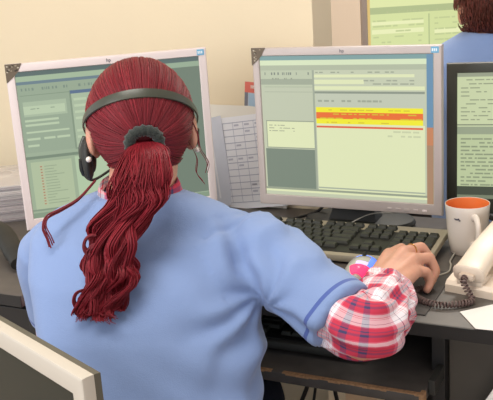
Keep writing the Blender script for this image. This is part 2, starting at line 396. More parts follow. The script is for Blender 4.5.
for k in range(14): R.append((.068, .64+k*.02, .078, .648+k*.02, (172, 122, 96))); R.append((.09, .641+k*.02, .09+random.uniform(.04, .12), .646+k*.02, (146, 160, 134)))
monitor('monitor', 'pale silver monitor straight behind the woman\'s head, with green form windows', (-.239, 1.600, .810), radians(14.0), radians(-.6), M_white_silver, M_silver, R, foil=True)
# black monitor at the right edge
R = [(0, 0, 1, 1, (198, 208, 166)), (0, 0, 1, .03, (150, 156, 134)), (0, .42, 1, .48, (150, 160, 134)), (0, .48, 1, .9, (186, 198, 156)), (.0, .9, 1, .97, (70, 76, 64)), (0, .97, 1, 1, (120, 128, 106)),
     (.0, .40, 1, .41, (130, 138, 116))]
dashes(R, .02, .04, .95, .38, 11, (146, 154, 126), .6, .28, .01, .06, 21); dashes(R, .02, .5, .98, .9, 13, (140, 150, 122), .9, .4, .01, .06, 22); dashes(R, .2, .18, .9, .23, 1, (90, 98, 86), .9, .4, .03, .1, 23)
monitor('monitor', 'black-framed monitor full of text rows behind the mug', (.567, 1.536, .777), radians(-20), radians(-1), M_blackbez, M_black, R, bt=.019, bs=.020, bb=.030, stand=.027,
        logo=None, sticker=False, foil=False, buttons=False, h=.292)
# background monitor
y1_ = (224, 231, 170)
R = [(0, 0, 1, 1, y1_), (0, 0, 1, .05, (210, 216, 160)), (0, .40, 1, .46, (178, 190, 140)), (0, .46, .46, .97, (214, 224, 162)), (.46, .46, .78, .97, (212, 222, 160)), (.455, .48, .465, .95, (180, 192, 140)), (.77, .46, .78, .97, (180, 192, 140)),
     (.78, .46, 1, .97, (238, 240, 188)), (.03, .53, .42, .56, (234, 238, 186)), (.03, .6, .42, .64, (234, 238, 186)), (.50, .62, .72, .66, (234, 238, 186)), (.5, .76, .74, .82, (238, 240, 190)), (.0, .0, .02, 1, (222, 190, 120))]
dashes(R, .04, .5, .42, .94, 9, (196, 206, 150), .6, .3, .02, .09, 31); dashes(R, .5, .5, .74, .94, 9, (196, 206, 150), .6, .3, .02, .09, 32); dashes(R, .1, .43, .8, .46, 1, (186, 192, 146), .3, .5, .006, .012, 33)
BK = thing('background_desk', 'dark desk of the second worker behind the silver monitor', 'desk', (.62, 2.5, 0), radians(-4))
MB().box((-.5, -.27, .728), (.75, .33, .75), .003).build('desktop', M_desk, BK, 30)
for xx in (-.47, .72): MB().box((xx-.01, -.2, 0), (xx+.01, .3, .728)).build('side_panel', M_deskedge, BK)
monitor('monitor', 'silver monitor with pale yellow form in front of the second worker', (.532, 2.30, .945), radians(-4), radians(-2), M_silver, M_silver, R, stand=.195-.0,
        logo=None, sticker=False, foil=False, w=.39, h=.33, bs=.018)
# foreground monitor, its corner only
fy = radians(-49.5); fw = .345
fc = Vector((-.149, .655, 0)) - Vector((cos(fy), sin(fy), 0))*fw/2
FT = thing('side_table', 'low table in the left foreground carrying the dark-screened monitor', 'table', (-.44, .62, 0), fy)
MB().box((-.30, -.24, .593), (.24, .22, .615), .003).build('tabletop', M_desk, FT, 30)
for sx in (-.27, .21):
    for sy in (-.21, .19): MB().box((sx-.018, sy-.018, 0), (sx+.018, sy+.018, .593), .003).build('leg', M_deskedge, FT)
monitor('monitor', 'warm silver monitor with switched-off screen, its corner in the left foreground', (fc.x, fc.y, .94-.28), fy, 0, M_beige_silver, M_darkrim,
        [(0, 0, 1, 1, (36, 36, 28))], w=fw, h=.28, bt=.021, bs=.020, bb=.022, logo=None, sticker=False, foil=False)  # switched-off screen: dark olive light painted in as faint emission

# ------------------------------------------------------------------ keyboards
keymesh = {}
def key_me(w, d, m):
    k = (round(w, 4), round(d, 4), m.name)
    if k not in keymesh:
        mb = MB(); rr = []
        for (i, z) in ((0, 0), (.0006, .003), (.002, .0065), (.0032, .0072)):
            rr.append([Vector((sx*(w/2-i), sy*(d/2-i)+(.0006 if z > .005 else 0), z)) for sx, sy in ((-1, -1), (1, -1), (1, 1), (-1, 1))])
        mb.rings(rr); keymesh[k] = mb.mesh('key'); keymesh[k].materials.append(m)
    return keymesh[k]
def keyboard(label, loc, yaw, tilt, m_case, m_key, wd=.45, dp=.16):
    t = thing('keyboard', label, 'keyboard', loc, yaw)
    Mt = Matrix.Rotation(tilt, 4, 'X')
    mb = MB(); mb.box((-wd/2, -dp/2, 0), (wd/2, dp/2, .014), .004); o = mb.build('case', m_case, t, 30); o.data.transform(Matrix.Translation((0, 0, .0095)) @ Mt)
    mb = MB().box((-wd/2+.01, -dp/2+.012, .0135), (wd/2-.01, dp/2-.036, .0150), .001); o = mb.build('key_bed', M_cable, t); o.data.transform(Matrix.Translation((0, 0, .0095)) @ Mt)
    for s in (-1, 1):
        MB().box((s*wd*.42-.012, dp/2-.022, 0), (s*wd*.42+.012, dp/2-.014, .012), .001).build('foot', M_black, t)
    p = .019; g = .0182; x0 = -wd/2+.018
    def put(x, y, w=g, d=g):
        o = bpy.data.objects.new('key', key_me(w, d*.95, m_key)); COL.objects.link(o); o.parent = t
        o.matrix_local = Matrix.Translation((0, 0, .0095)) @ Mt @ Matrix.Translation((x, y, .0142))
    yF = dp/2-.024
    xs = [0]+[2+i for i in range(4)]+[6.5+i for i in range(4)]+[11+i for i in range(4)]
    for x in xs: put(x0+x*p, yF, d=.014)
    for i in range(3): put(x0+(15.4+i)*p, yF, d=.014)
    y = dp/2-.048
    rows = [[1]*13+[2], [1.5]+[1]*12+[1.5], [1.8]+[1]*11+[2.2], [2.3]+[1]*10+[2.7], [1.3, 1.1, 1.3, 5.6, 1.3, 1.1, 1.1, 1.3]]
    yr = (dp-.048-.014)/5
    for r, row in enumerate(rows):
        x = -.5
        for k in row:
            put(x0+(x+k/2)*p, y-r*yr, k*p-.0008, min(.0184, yr-.0006)); x += k
    for r, keys in enumerate([(0, 1, 2), (0, 1, 2), (), (1,), (0, 1, 2)]):
        for k in keys: put(x0+(15.4+k)*p, y-r*yr, d=min(.0178, yr-.001))
    for r, keys in enumerate([(0, 1, 2, 3), (0, 1, 2), (0, 1, 2), (0, 1, 2), (0.5, 2)]):
        for k in keys: put(x0+(18.8+k)*p, y-r*yr, (2*p-.0012) if k == .5 else g, min(.0178, yr-.001))
    put(x0+21.8*p, y-1.5*yr, d=2*yr-.002); put(x0+21.8*p, y-3.5*yr, d=2*yr-.002)
    return t
keyboard('black keyboard with worn grey rear strip on the desk under the silver monitor', W(-.022, -.092, .75), YAW, radians(4), M_keyback, M_key)
keyboard('black keyboard on the pull-out shelf under the plaid elbow', W(-.075, -.290, .66), YAW+.02, radians(1.5), M_black, M_key)

# ------------------------------------------------------------------ mug, mouse, phone, paper
t = thing('mug', 'cream mug with orange inside beside the keyboard', 'mug', W(.242, -.046, .75), radians(-20)); t.scale = (.94, .94, .93)
MB().lathe([(.002, 0), (.029, 0), (.031, .002), (.0345, .02), (.0385, .055), (.0405, .085), (.0415, .0965), (.0410, .098), (.0400, .0975)], 48).build('body', M_mug, t, 40)
MB().lathe([(.0400, .0975), (.0388, .090), (.0365, .055), (.0320, .012), (.028, .006), (.001, .0055)], 48).build('inside', M_orange, t, 60)
hp = spline([(.036, -.001, .078), (.052, 0, .082), (.066, 0, .070), (.066, 0, .045), (.052, 0, .028), (.034, 0, .024)], 6)
o = MB().tube(hp, .0055, 10, flat=1.35).build('handle', M_mug, t, 60); o.data.transform(Matrix.Rotation(radians(-68), 4, 'Z'))
mb = MB()
for k in range(5):
    a = radians(-118+k*3.2); mb.ell((.0412*cos(a), .0412*sin(a), .076-.0006*k+(.002 if k == 3 else 0)), (.002, .0012, .0011+.0005*(k % 2)), nu=8, nv=6)
mb.build('printed_mark', mat('mug_print', (70, 66, 78), .4), t, 60)

t = thing('computer_mouse', 'clear computer mouse glowing blue and red beside the wrist', 'mouse', W(.108, -.236, .75), YAW+radians(8))
rr = []
for j in range(15):
    f = -1+2*j/14; hw = .030*sqrt(max(0.02, 1-abs(f)**2.6)); hh = .036*sqrt(max(.03, 1-abs(f+.12)**2.3/1.4))
    rr.append([Vector((hw*cos(a), .055*f, .003+max(0, sin(a))**.8*hh if sin(a) > 0 else .003)) for a in [2*pi*k/24 for k in range(24)]])
m_sh = mat('clear_grey_plastic', (205, 203, 196), .22, coat=.3)
MB().rings(rr).build('shell', m_sh, t, 50)
def glow(name, c, s):
    m = bpy.data.materials.new(name); m.use_nodes = True; p = m.node_tree.nodes['Principled BSDF']
    p.inputs['Base Color'].default_value = (*lin(c), 1); p.inputs['Emission Color'].default_value = (*lin(c), 1); p.inputs['Emission Strength'].default_value = s
    p.inputs['Roughness'].default_value = .2; return m
def shell_patch(f0, f1, a0, a1, off=.0012, n=8):
    vs = []; fs = []
    for j in range(n+1):
        f = f0+(f1-f0)*j/n; hw = .030*sqrt(max(0.02, 1-abs(f)**2.6))+off; hh = .036*sqrt(max(.03, 1-abs(f+.12)**2.3/1.4))+off
        for k in range(n+1):
            a = radians(a0+(a1-a0)*k/n); vs.append((hw*cos(a), .055*f, .003+sin(a)**.8*hh))
    for j in range(n):
        for k in range(n): q = j*(n+1)+k; fs.append((q, q+1, q+n+2, q+n+1))
    return vs, fs
for nm, args, c, s in (('blue_glow_window', (-.45, .5, 4, 62), (92, 130, 250), 1.0), ('red_glow_window', (-.93, -.48, 20, 120), (240, 60, 110), .9), ('white_glow_window', (-.46, -.25, 62, 100), (215, 190, 250), .8),
                       ('blue_glow_window', (.55, .85, 20, 150), (120, 165, 250), .9)):
    mb = MB(); mb.add(*shell_patch(*args)); mb.build(nm, glow(nm, c, s), t, 60)
MB().ell((0, .028, .036), (.0035, .010, .005), nu=12, nv=8).build('scroll_wheel', M_black, t, 60)

t = thing('mouse_pad', 'thin dark grey mouse pad under the hand', 'mouse pad', W(.16, -.255, .75), YAW)
MB().box((-.085, -.095, 0), (.085, .095, .002), .0008).build('pad', mat('dark_pad', (74, 70, 68), .8, bump=.2, bscale=400), t)

t = thing('desk_phone', 'ivory desk telephone at the right edge of the desk', 'telephone', W(.380, -.172, .75), YAW-radians(12))
mb = MB(); rr = []
for (y, z) in ((-.098, .004), (-.096, .018), (-.05, .026), (.03, .042), (.085, .056), (.090, .050), (.090, 0), (-.098, 0)):
    rr.append([Vector((x, y, z)) for x in (-.113, .113)])
base = []
prof = [(-.098, .0), (-.098, .012), (-.092, .018), (-.05, .026), (.03, .042), (.082, .056), (.088, .052), (.088, 0)]
mb.rings([[Vector((x, y, z)) for y, z in prof] for x in (-.113, -.108, .108, .113)])
mb.build('base', M_phone, t, 30)
# keypad
K = Matrix.Translation((.05, -.02, .034)) @ Matrix.Rotation(atan2(.016, .08), 4, 'X')
MB().box((-.052, -.058, -.003), (.052, .062, .0015), .001, M=K).build('keypad_panel', mat('pale_keypad_panel', (216, 204, 188), .45), t)
kme = MB().box((-.007, -.005, 0), (.007, .005, .004), .0012).mesh('phone_key'); kme.materials.append(M_phone2)
kt = MB().box((-.002, -.0015, .0040), (.002, .0015, .0043)).mesh('digit'); kt.materials.append(M_cord)
for r in range(4):
    for c_ in range(3):
        o = bpy.data.objects.new('phone_key', kme); COL.objects.link(o); o.parent = t; o.matrix_local = K @ Matrix.Translation((-.032+c_*.022, -.044+r*.020, .0015))
        d_ = bpy.data.objects.new('digit', kt); COL.objects.link(d_); d_.parent = o
# handset
hs = spline([(-.074, -.100, .034), (-.074, -.080, .040), (-.074, -.035, .055), (-.074, .02, .066), (-.074, .075, .074), (-.074, .105, .074)], 6)
mb = MB(); rr = []
for i, p in enumerate(hs):
    f = i/(len(hs)-1); q = abs(f-.5)*2
    hw = .023+.003*q**2; th = .0125+.004*q**3
    if i in (0, len(hs)-1): hw *= .82; th *= .75
    tg = (hs[min(i+1, len(hs)-1)]-hs[max(i-1, 0)]).normalized(); up = Vector((1, 0, 0)).cross(tg)
    rr.append([p + Vector((1, 0, 0))*hw*math.copysign(abs(cos(a))**.55, cos(a)) + up*th*math.copysign(abs(sin(a))**.6, sin(a)) for a in [2*pi*k/20 for k in range(20)]])
mb.rings(rr); hsb = mb.build('handset', M_phone, t, 50)
MB().box((-.096, -.096, .014), (-.052, -.058, .028), .004).build('cradle', M_phone, t, 30)
MB().box((-.086, -.1085, .028), (-.062, -.099, .038), .002).build('cord_socket', M_phone2, hsb, 30)

# coiled cord
def to_w(p): return MW @ Vector(p)
path = spline([W(.284, -.262, .784), W(.284, -.272, .780), W(.292, -.279, .768), W(.300, -.286, .757), W(.288, -.304, .757), W(.264, -.316, .757), W(.240, -.315, .757), W(.222, -.302, .757), W(.208, -.284, .757), W(.214, -.262, .757), W(.232, -.252, .757)], 10)
# arc length parameterised helix
cum = [0]
for i in range(1, len(path)): cum.append(cum[-1]+(path[i]-path[i-1]).length)
tot = cum[-1]; turns = tot/.0052; pts = []; nn = int(turns*9)
j = 0; Uv = Vector((0, 0, 1))
for i in range(nn):
    s_ = tot*i/(nn-1)
    while j < len(path)-2 and cum[j+1] < s_: j += 1
    f = (s_-cum[j])/max(1e-9, cum[j+1]-cum[j]); p = path[j].lerp(path[j+1], f); T_ = (path[j+1]-path[j]).normalized()
    Uv = (Uv-T_*Uv.dot(T_)).normalized(); B_ = T_.cross(Uv); a = 2*pi*turns*i/(nn-1)
    pts.append(p+(B_*cos(a)+Uv*sin(a))*.0042)
o = MB().tube(pts, .0016, 5).build('coiled_phone_cord', M_cord, None, 60); tag(o, 'brown-grey coiled telephone cord lying by the hand', 'cord')

t = thing('paper_sheet', 'white paper sheet with a punched hole at the desk edge below the telephone', 'paper', W(.375, -.325, .7505), YAW+radians(4))
mb = MB(); nx = 12; ny = 8; vs = []
Pq = [(-.085, .008), (-.030, .058), (.14, .045), (.14, -.047), (-.055, -.047)]
vs = [(x, y, .0004) for x, y in Pq]+[(x, y, .0012) for x, y in Pq]
n5 = 5
mb.add(vs, [tuple(range(n5))[::-1], tuple(range(n5, 2*n5))]+[(k, (k+1) % n5, n5+(k+1) % n5, n5+k) for k in range(n5)]); mb.build('sheet', M_paper, t)
MB().lathe([(.0025, .0012), (.0025, .0015), (.0005, .0015)], 12, c=(-.022, .022, 0)).build('punched_hole', M_cord, t)

# black cable behind the keyboard and thin grey cable, white mouse cable
def cable(name, pts, r, m, label):
    o = MB().tube(spline(pts, 8), r, 8).build(name, m, None, 60); return tag(o, label, 'cable')
cable('cable', [W(-.30, .02, .754), W(-.20, -.005, .754), W(-.165, .0, .754), W(-.13, .05, .758), W(-.09, .075, .77), W(-.07, .085, .80), W(-.06, .09, .84)], .0032, M_cable, 'black cable curving behind the keyboard under the silver monitor')
cable('cable', [W(-.02, -.022, .754), W(.0, .0, .768), W(.04, .024, .786), W(.09, .035, .79), W(.12, .07, .80), W(.13, .1, .82)], .0011, M_cablegrey, 'thin grey cable rising under the silver monitor')
cable('cable', [W(.212, -.215, .753), W(.222, -.190, .753), W(.236, -.165, .753), W(.232, -.13, .753), W(.226, -.105, .753), W(.225, -.02, .753)], .0016, M_cablegrey, 'white cable running past the fingertips to the mug')

# papers by the wall between the monitors
def sheet(name, label, u, n, z, wd, ht, rot, lean, rects, bend=.01, cat='paper', curl=0, bg=(230, 230, 235)):
    t = thing(name, label, cat, W(u, n, z), YAW+curl)
    mb = MB(); nx = 10
    def P(a, b, off=0): return Vector(((a-.5)*wd+sin(rot)*(b)*ht, lean*b+bend*cos(pi*(a-.5))*-1-off, b*ht*cos(rot)-(a-.5)*wd*sin(rot)))
    for i in range(nx):
        for j in range(6): mb.quad(P(i/nx, j/6), P((i+1)/nx, j/6), P((i+1)/nx, (j+1)/6), P(i/nx, (j+1)/6), lin(bg))
        for j in range(6): mb.quad(P(i/nx, j/6, -.0008), P((i+1)/nx, j/6, -.0008), P((i+1)/nx, (j+1)/6, -.0008), P(i/nx, (j+1)/6, -.0008), lin(bg))
    for (u0, v0, u1, v1, c) in rects:
        k0 = max(1, int((u1-u0)*nx))
        for k in range(k0):
            a, b = u0+(u1-u0)*k/k0, u0+(u1-u0)*(k+1)/k0
            mb.quad(P(a, 1-v1, .0005), P(b, 1-v1, .0005), P(b, 1-v0, .0005), P(a, 1-v0, .0005), lin(c))
    mb.build('sheet', M_print, t, fix=False); return t
ink = (172, 174, 192)
rc = [(.06, .06+k*.072, .96, .068+k*.072, ink) for k in range(13)]+[(.06+k*.15, .06, .066+k*.15, .93, ink) for k in range(7)]
for k in range(24): a = random.randint(0, 5); b = random.randint(0, 11); rc.append((.08+a*.15, .085+b*.072, .08+a*.15+.07, .105+b*.072, (186, 186, 200)))
sheet('printed_schedule', 'white sheet with a printed grid leaning by the wall between two monitors', -.262, .120, .752,   .17, .205, -.13, .02, rc, .004)
sheet('plastic_sleeve', 'bluish white plastic sleeve curling beside the printed grid sheet', -.355, .112, .752, .085, .20, -.10, .015, [(.3, .05, .36, .98, (190, 194, 210)), (.7, .02, .74, .9, (236, 238, 244))], .02, 'plastic sleeve', .25, (212, 216, 228))
sheet('paper_note', 'pale paper sheet sticking up behind the printed grid sheet', -.285, .136, .752, .19, .225, 0.02, .005, [], .002, bg=(228, 222, 210))
sheet('calendar_card', 'small red and blue card above the papers beside the silver monitor', -.245, .140, .972, .07, .055, .08, .002, [(0, 0, 1, .42, (214, 110, 96)), (0, .42, .12, 1, (120, 120, 130)), (.14, .45, 1, .95, (160, 184, 204)), (.2, .12, .8, .25, (235, 200, 190))], .001, 'card', bg=(205, 205, 212))

# wrapped paper stack at left
t = thing('wrapped_paper_stack', 'stack of papers in crinkled clear plastic on the left desk', 'paper stack', (-.62, 1.93, .75), radians(12))
mb = MB(); rng = random.Random(5)
for k in range(26):
    z = k*.0032; dx = rng.uniform(-.006, .006); dy = rng.uniform(-.006, .006)
    c = rng.choice([(196, 184, 180), (168, 154, 154), (120, 106, 108), (206, 198, 192), (142, 128, 130)])
    mb.box((-.16+dx, -.105+dy, z+.0005), (.16+dx, .105+dy, z+.0031), col=lin(c))
o = mb.build('sheets', M_print, t); o['kind'] = 'stuff'
mb = MB(); rr = []
for (zz, k) in ((.001, .0), (.01, .006), (.03, .004), (.05, .007), (.07, .003), (.085, .0), (.089, -.03), (.0895, -.09)):
    ring = []
    for i in range(60):
        a = 2*pi*i/60; cx_ = math.copysign(abs(cos(a))**.3, cos(a)); sy_ = math.copysign(abs(sin(a))**.3, sin(a))
        nz = noise.noise(Vector((cx_*6, sy_*6, zz*60)))*.005
        ring.append(Vector(((.168+k+nz)*cx_, (.113+k+nz)*sy_, zz+noise.noise(Vector((i*.7, zz*30, 3)))*.003*(zz > .01))))
    rr.append(ring)
m_pl = mat('clear_plastic_wrap', (225, 220, 222), .12, alpha=.28, coat=.5)
mb.rings(rr, cap=False); mb.build('plastic_wrap', m_pl, t, 70)
# curved black handset at left
o = MB().tube(spline([(-.60, 1.70, .768), (-.535, 1.665, .79), (-.49, 1.615, .795), (-.455, 1.55, .785), (-.425, 1.49, .768)], 6), [.014]*3+[.018]*6+[.021]*8+[.020]*5+[.017]*3, 14, flat=.8).build('telephone_handset', M_black, None, 60)
tag(o, 'black curved telephone handset lying on the left desk', 'handset')

# cables hanging below the desk, magazine at the lower right
for i, (u, dz, b) in enumerate([(-.30, .0, .03), (-.24, .0, -.04), (-.17, 0, .05), (-.13, 0, .02), (-.05, 0, -.03), (.02, 0, .04), (.09, 0, -.02)]):
    pts = [W(u, .11, .72), W(u+b*.4, .10, .6), W(u+b, .08, .42), W(u-b*.5, .06, .2), W(u-b, .0, .02), W(u+.05, -.08, .006)]
    o = MB().tube(spline(pts, 6), .0035 if i % 2 else .005, 6).build('hanging_cable', M_cable, None, 60)
    tag(o, 'black cable hanging down behind the keyboard shelf', 'cable', 'cables hanging under the desk')
t = thing('magazine', 'glossy dark red magazine with white page edge leaning under the desk at lower right', 'magazine', W(.272, -.356, .518), YAW)
A_ = radians(61); Mm = Matrix(((cos(A_), 0, -sin(A_), 0), (0, 1, 0, 0), (sin(A_), 0, cos(A_), 0), (0, 0, 0, 1)))
MB().box((0, -.006, -.21), (.19, 0, 0), .001, M=Mm).build('pages', M_paper, t)
MB().box((.001, -.0075, -.209), (.189, -.006, -.012), .0003, M=Mm).build('cover', mat('dark_red_cover', (128, 74, 60), .3, var=.5, vscale=25), t)
b_ = thing('storage_box', 'plain cardboard box on the floor under the desk edge, carrying the magazine', 'box', W(.47, -.43, 0), YAW)
MB().box((-.13, -.085, 0), (.13, .085, .412), .003).build('carton', mat('cardboard', (150, 120, 90), .9), b_)
for s_ in (-1, 1): MB().box((-.13, min(s_*.002, s_*.0845), .412), (.13, max(s_*.002, s_*.0845), .415), .0005).build('flap', mat('cardboard_flap', (158, 128, 96), .9), b_)

# ------------------------------------------------------------------ people
def torso_rings(R_, yaw, n=40, ex=2.4, scale=1.0):
    out = []
    for (cx, cy, z, hw, hd) in R_:
        ring = []
        for k in range(n):
            a = 2*pi*k/n; x = hw*scale*math.copysign(abs(cos(a))**(2/ex), cos(a)); y = hd*scale*math.copysign(abs(sin(a))**(2/ex), sin(a))
            ring.append(Vector((cx+x*cos(yaw)-y*sin(yaw), cy+x*sin(yaw)+y*cos(yaw), z)))
        out.append(ring)
    return out
def disp(me, fn):
    n = len(me.vertices); co = np.empty(n*3, 'f'); no = np.empty(n*3, 'f')
    me.vertices.foreach_get('co', co); me.vertices.foreach_get('normal', no)
    co = co.reshape(-1, 3); no = no.reshape(-1, 3)
    for i in range(n): co[i] += no[i]*fn(Vector(co[i]), Vector(no[i]))
    me.vertices.foreach_set('co', co.ravel()); me.update()

def seg_noise(p): return noise.noise(p)
# ---- woman at the desk
PB = Vector((-.15, 1.0, 0))                                       # base: between the hips on the floor
WOMAN = thing('person', 'woman with a long red ponytail and headset, in a light blue tabard, seen from behind', 'person', PB)
def bl(name, me_or_mb, m, parent=None, smooth=0):
    if isinstance(me_or_mb, MB): return me_or_mb.build(name, m, parent or WOMAN, smooth if smooth else 180)
    return link(name, me_or_mb, m, parent or WOMAN, smooth if smooth else 180)
def shift(me, off=-PB): me.transform(Matrix.Translation(off)); return me
HC = Vector((-.148, 1.245, 1.062)); HY = radians(7)               # head centre, head yaw
HM = Matrix.Rotation(HY, 3, 'Z') @ Matrix.Rotation(radians(-8), 3, 'X')
def H(x, y, z): return HC + HM @ Vector((x, y, z))
RS = Vector((-.006, 1.170, .889)); RE = Vector((.137, 1.000, .806)); RW = Vector((.194, 1.180, .792))
LS = Vector((-.305, 1.225, .878)); LE = Vector((-.312, 1.330, .690)); LW = Vector((-.36, 1.44, .775))
TR = [(-.150, .99, .44, .165, .12), (-.150, 1.00, .54, .168, .12), (-.146, 1.035, .62, .146, .112), (-.140, 1.065, .68, .143, .108), (-.143, 1.095, .74, .152, .112), (-.150, 1.125, .80, .160, .115),
      (-.154, 1.155, .86, .166, .105), (-.157, 1.180, .908, .160, .085), (-.160, 1.198, .938, .130, .060), (-.158, 1.205, .960, .066, .046)]
BY = radians(-8)
b = MB(); b.rings(torso_rings(TR, BY, 32, scale=.90))
b.cone((-.158, 1.205, .93), .050, H(0, -.01, -.06), .050)          # neck
b.ell(HC, (.068, .086, .080), HM); b.ell(H(0, .028, -.045), (.052, .058, .055), HM)   # skull, jaw
b.cone(H(0, .060, -.085), .018, H(0, .048, -.075), .026)           # chin
b.cone(H(0, .086, .005), .007, H(0, .100, -.022), .011)            # nose
for s in (-1, 1):
    b.ell(H(s*.074, -.006, -.022), (.008, .018, .030), HM); b.ell(H(s*.070, .002, -.040), (.008, .012, .014), HM)   # ears
    b.ell(H(s*.028, .073, -.018), (.022, .016, .018), HM)          # cheeks
    b.ell(H(s*.027, .078, .022), (.020, .010, .007), HM)           # brow
for (a, ra, c, rc_) in [(RS, .036, RE, .034), (RE, .034, RW, .024), (LS, .028, LE, .036), (LE, .036, LW, .024)]: b.cone(a, ra, c, rc_)
# right hand: palm, four bent fingers, thumb
HO = Vector((-.016, .002, -.002))
kn = [HO+Vector(q) for q in ((.240, 1.292, .808), (.262, 1.284, .813), (.272, 1.262, .808), (.268, 1.238, .797))]
roots = [RW+Vector((-.012, .016, .004)), RW+Vector((-.004, .014, .006)), RW+Vector((.006, .010, .004)), RW+Vector((.014, .004, 0))]
for k in range(4):
    b.cone(roots[k], .016, kn[k], .0125); b.cone(RW, .022, RW.lerp(kn[k], .6)+Vector((0, 0, -.006)), .016)
fing = [[kn[0], (.266, 1.326, .806), (.283, 1.334, .786), (.285, 1.328, .768)],
        [kn[1], (.294, 1.306, .812), (.308, 1.306, .792), (.305, 1.298, .772)],
        [kn[2], (.302, 1.283, .802), (.311, 1.279, .781), (.303, 1.273, .765)],
        [kn[3], (.290, 1.253, .790), (.297, 1.252, .773), (.290, 1.247, .762)]]
fing = [[f_[0]]+[HO+Vector(q) for q in f_[1:]] for f_ in fing]
fr = [(.0105, .0095, .0085, .0075), (.0110, .0100, .0088, .0078), (.0105, .0095, .0085, .0075), (.0095, .0085, .0075, .0068)]
for f_, r_ in zip(fing, fr):
    for k in range(3): b.cone(f_[k], r_[k], f_[k+1], r_[k+1], 12)
for p, q, r1, r2 in [(RW+Vector((-.012, .02, -.006)), (.198, 1.240, .784), .016, .013), ((.198, 1.240, .784), (.212, 1.278, .776), .013, .010), ((.212, 1.278, .776), (.232, 1.303, .768), .010, .0085)]: b.cone(p, r1, q, r2, 12)
# left hand resting on the desk, hidden behind the body
ld = Vector((.12, .99, 0)).normalized(); ls = Vector((.99, -.12, 0))
for k in range(4):
    k0 = LW+ld*.085+ls*(.030-.02*k); b.cone(LW+ls*(.012-.008*k), .016, k0, .011, 12)
    L_ = (.036, .042, .039, .030)[k]; p1 = k0+ld*L_+Vector((0, 0, .004)); p2 = p1+ld*L_*.6+Vector((0, 0, -.010)); p3 = p2+ld*L_*.4+Vector((0, 0, -.008))
    b.cone(k0, .0095, p1, .0088, 12); b.cone(p1, .0088, p2, .0078, 12); b.cone(p2, .0078, p3, .007, 12)
p1 = LW+ld*.03+ls*.03; p2 = LW+ld*.06+ls*.052; b.cone(LW+ld*.01+ls*.012, .015, p1, .012, 12); b.cone(p1, .012, p2, .010, 12); b.cone(p2, .010, p2+ld*.028+ls*.006, .008, 12)
# hips, legs, feet
for s in (-1, 1):
    hip = Vector((-.15+s*.085, .99, .50)); kne = Vector((-.13+s*.11, 1.42, .50)); ank = Vector((-.12+s*.10, 1.38, .09)); toe = Vector((-.11+s*.115, 1.53, .035))
    b.cone(hip, .085, kne, .055); b.cone(kne, .055, ank, .036); b.cone(ank, .036, toe, .03); b.cone(ank+Vector((0, -.03, -.045)), .035, toe, .03)
body = remesh(b, .0032, 3); bl('body', shift(body), M_skin)
# face details
for s in (-1, 1): bl('eye', MB().ell(H(s*.027, .079, .006)-PB, (.011, .007, .007), HM), M_eye, None)
bl('mouth', MB().ell(H(0, .086, -.050)-PB, (.020, .006, .006), HM), M_lip)
# trousers + shoes
b = MB(); b.rings(torso_rings([(-.15, .99, .47, .17, .125), (-.15, 1.0, .56, .165, .122), (-.15, 1.0, .60, .155, .115)], BY))
for s in (-1, 1):
    hip = Vector((-.15+s*.085, .99, .50)); kne = Vector((-.13+s*.11, 1.42, .50)); ank = Vector((-.12+s*.10, 1.38, .12))
    b.cone(hip, .098, kne, .068); b.cone(kne, .068, ank, .055)
tr = remesh(b, .008, 4); bl('trousers', shift(tr), M_trouser)
for s in (-1, 1):
    ank = Vector((-.12+s*.10, 1.36, .05)); toe = Vector((-.11+s*.115, 1.55, .038))
    b = MB(); b.cone(ank, .046, toe, .038); b.box((ank.x-.03, ank.y-.03, 0), (toe.x+.03, toe.y+.02, .03), .01)
    bl('shoe', shift(remesh(b, .005, 3)), M_black)
# tabard: torso + short sleeves
b = MB(); b.rings(torso_rings(TR, BY, 48, scale=1.0))
dR = (RE-RS).normalized(); hemR = RS+dR*.202
dL = (LE-LS).normalized(); hemL = LS+dL*.150
def sleeve(b, P0, P1, prof, up, fn=None, n=40, hem=True):
    ax = (P1-P0); L = ax.length; ax = ax/L; U = (Vector(up)-ax*Vector(up).dot(ax)).normalized(); B = ax.cross(U); rr = []
    for (s, rb, ru) in prof:
        rr.append([P0+ax*s*L+B*cos(a)*rb+U*sin(a)*ru for a in [2*pi*k/n for k in range(n)]])
    b.rings(rr)
sleeve(b, RS-dR*.02, hemR, [(0, .030, .032), (.08, .046, .046), (.3, .054, .055), (.6, .054, .053), (.85, .054, .052), (1, .055, .053)], (0, 0, 1))
sleeve(b, LS-dL*.02, hemL, [(0, .030, .035), (.08, .044, .046), (.3, .052, .052), (.6, .054, .054), (1, .056, .056)], (0, 1, 0))
b.ell(RS+Vector((-.035, .004, .004)), (.066, .058, .043)); b.ell(LS+Vector((.035, 0, .004)), (.070, .060, .046))
tab = remesh(b, .0045, 7, .6)
ARM = Vector((.015, 1.12, .83))                                   # right armpit, creases radiate from here
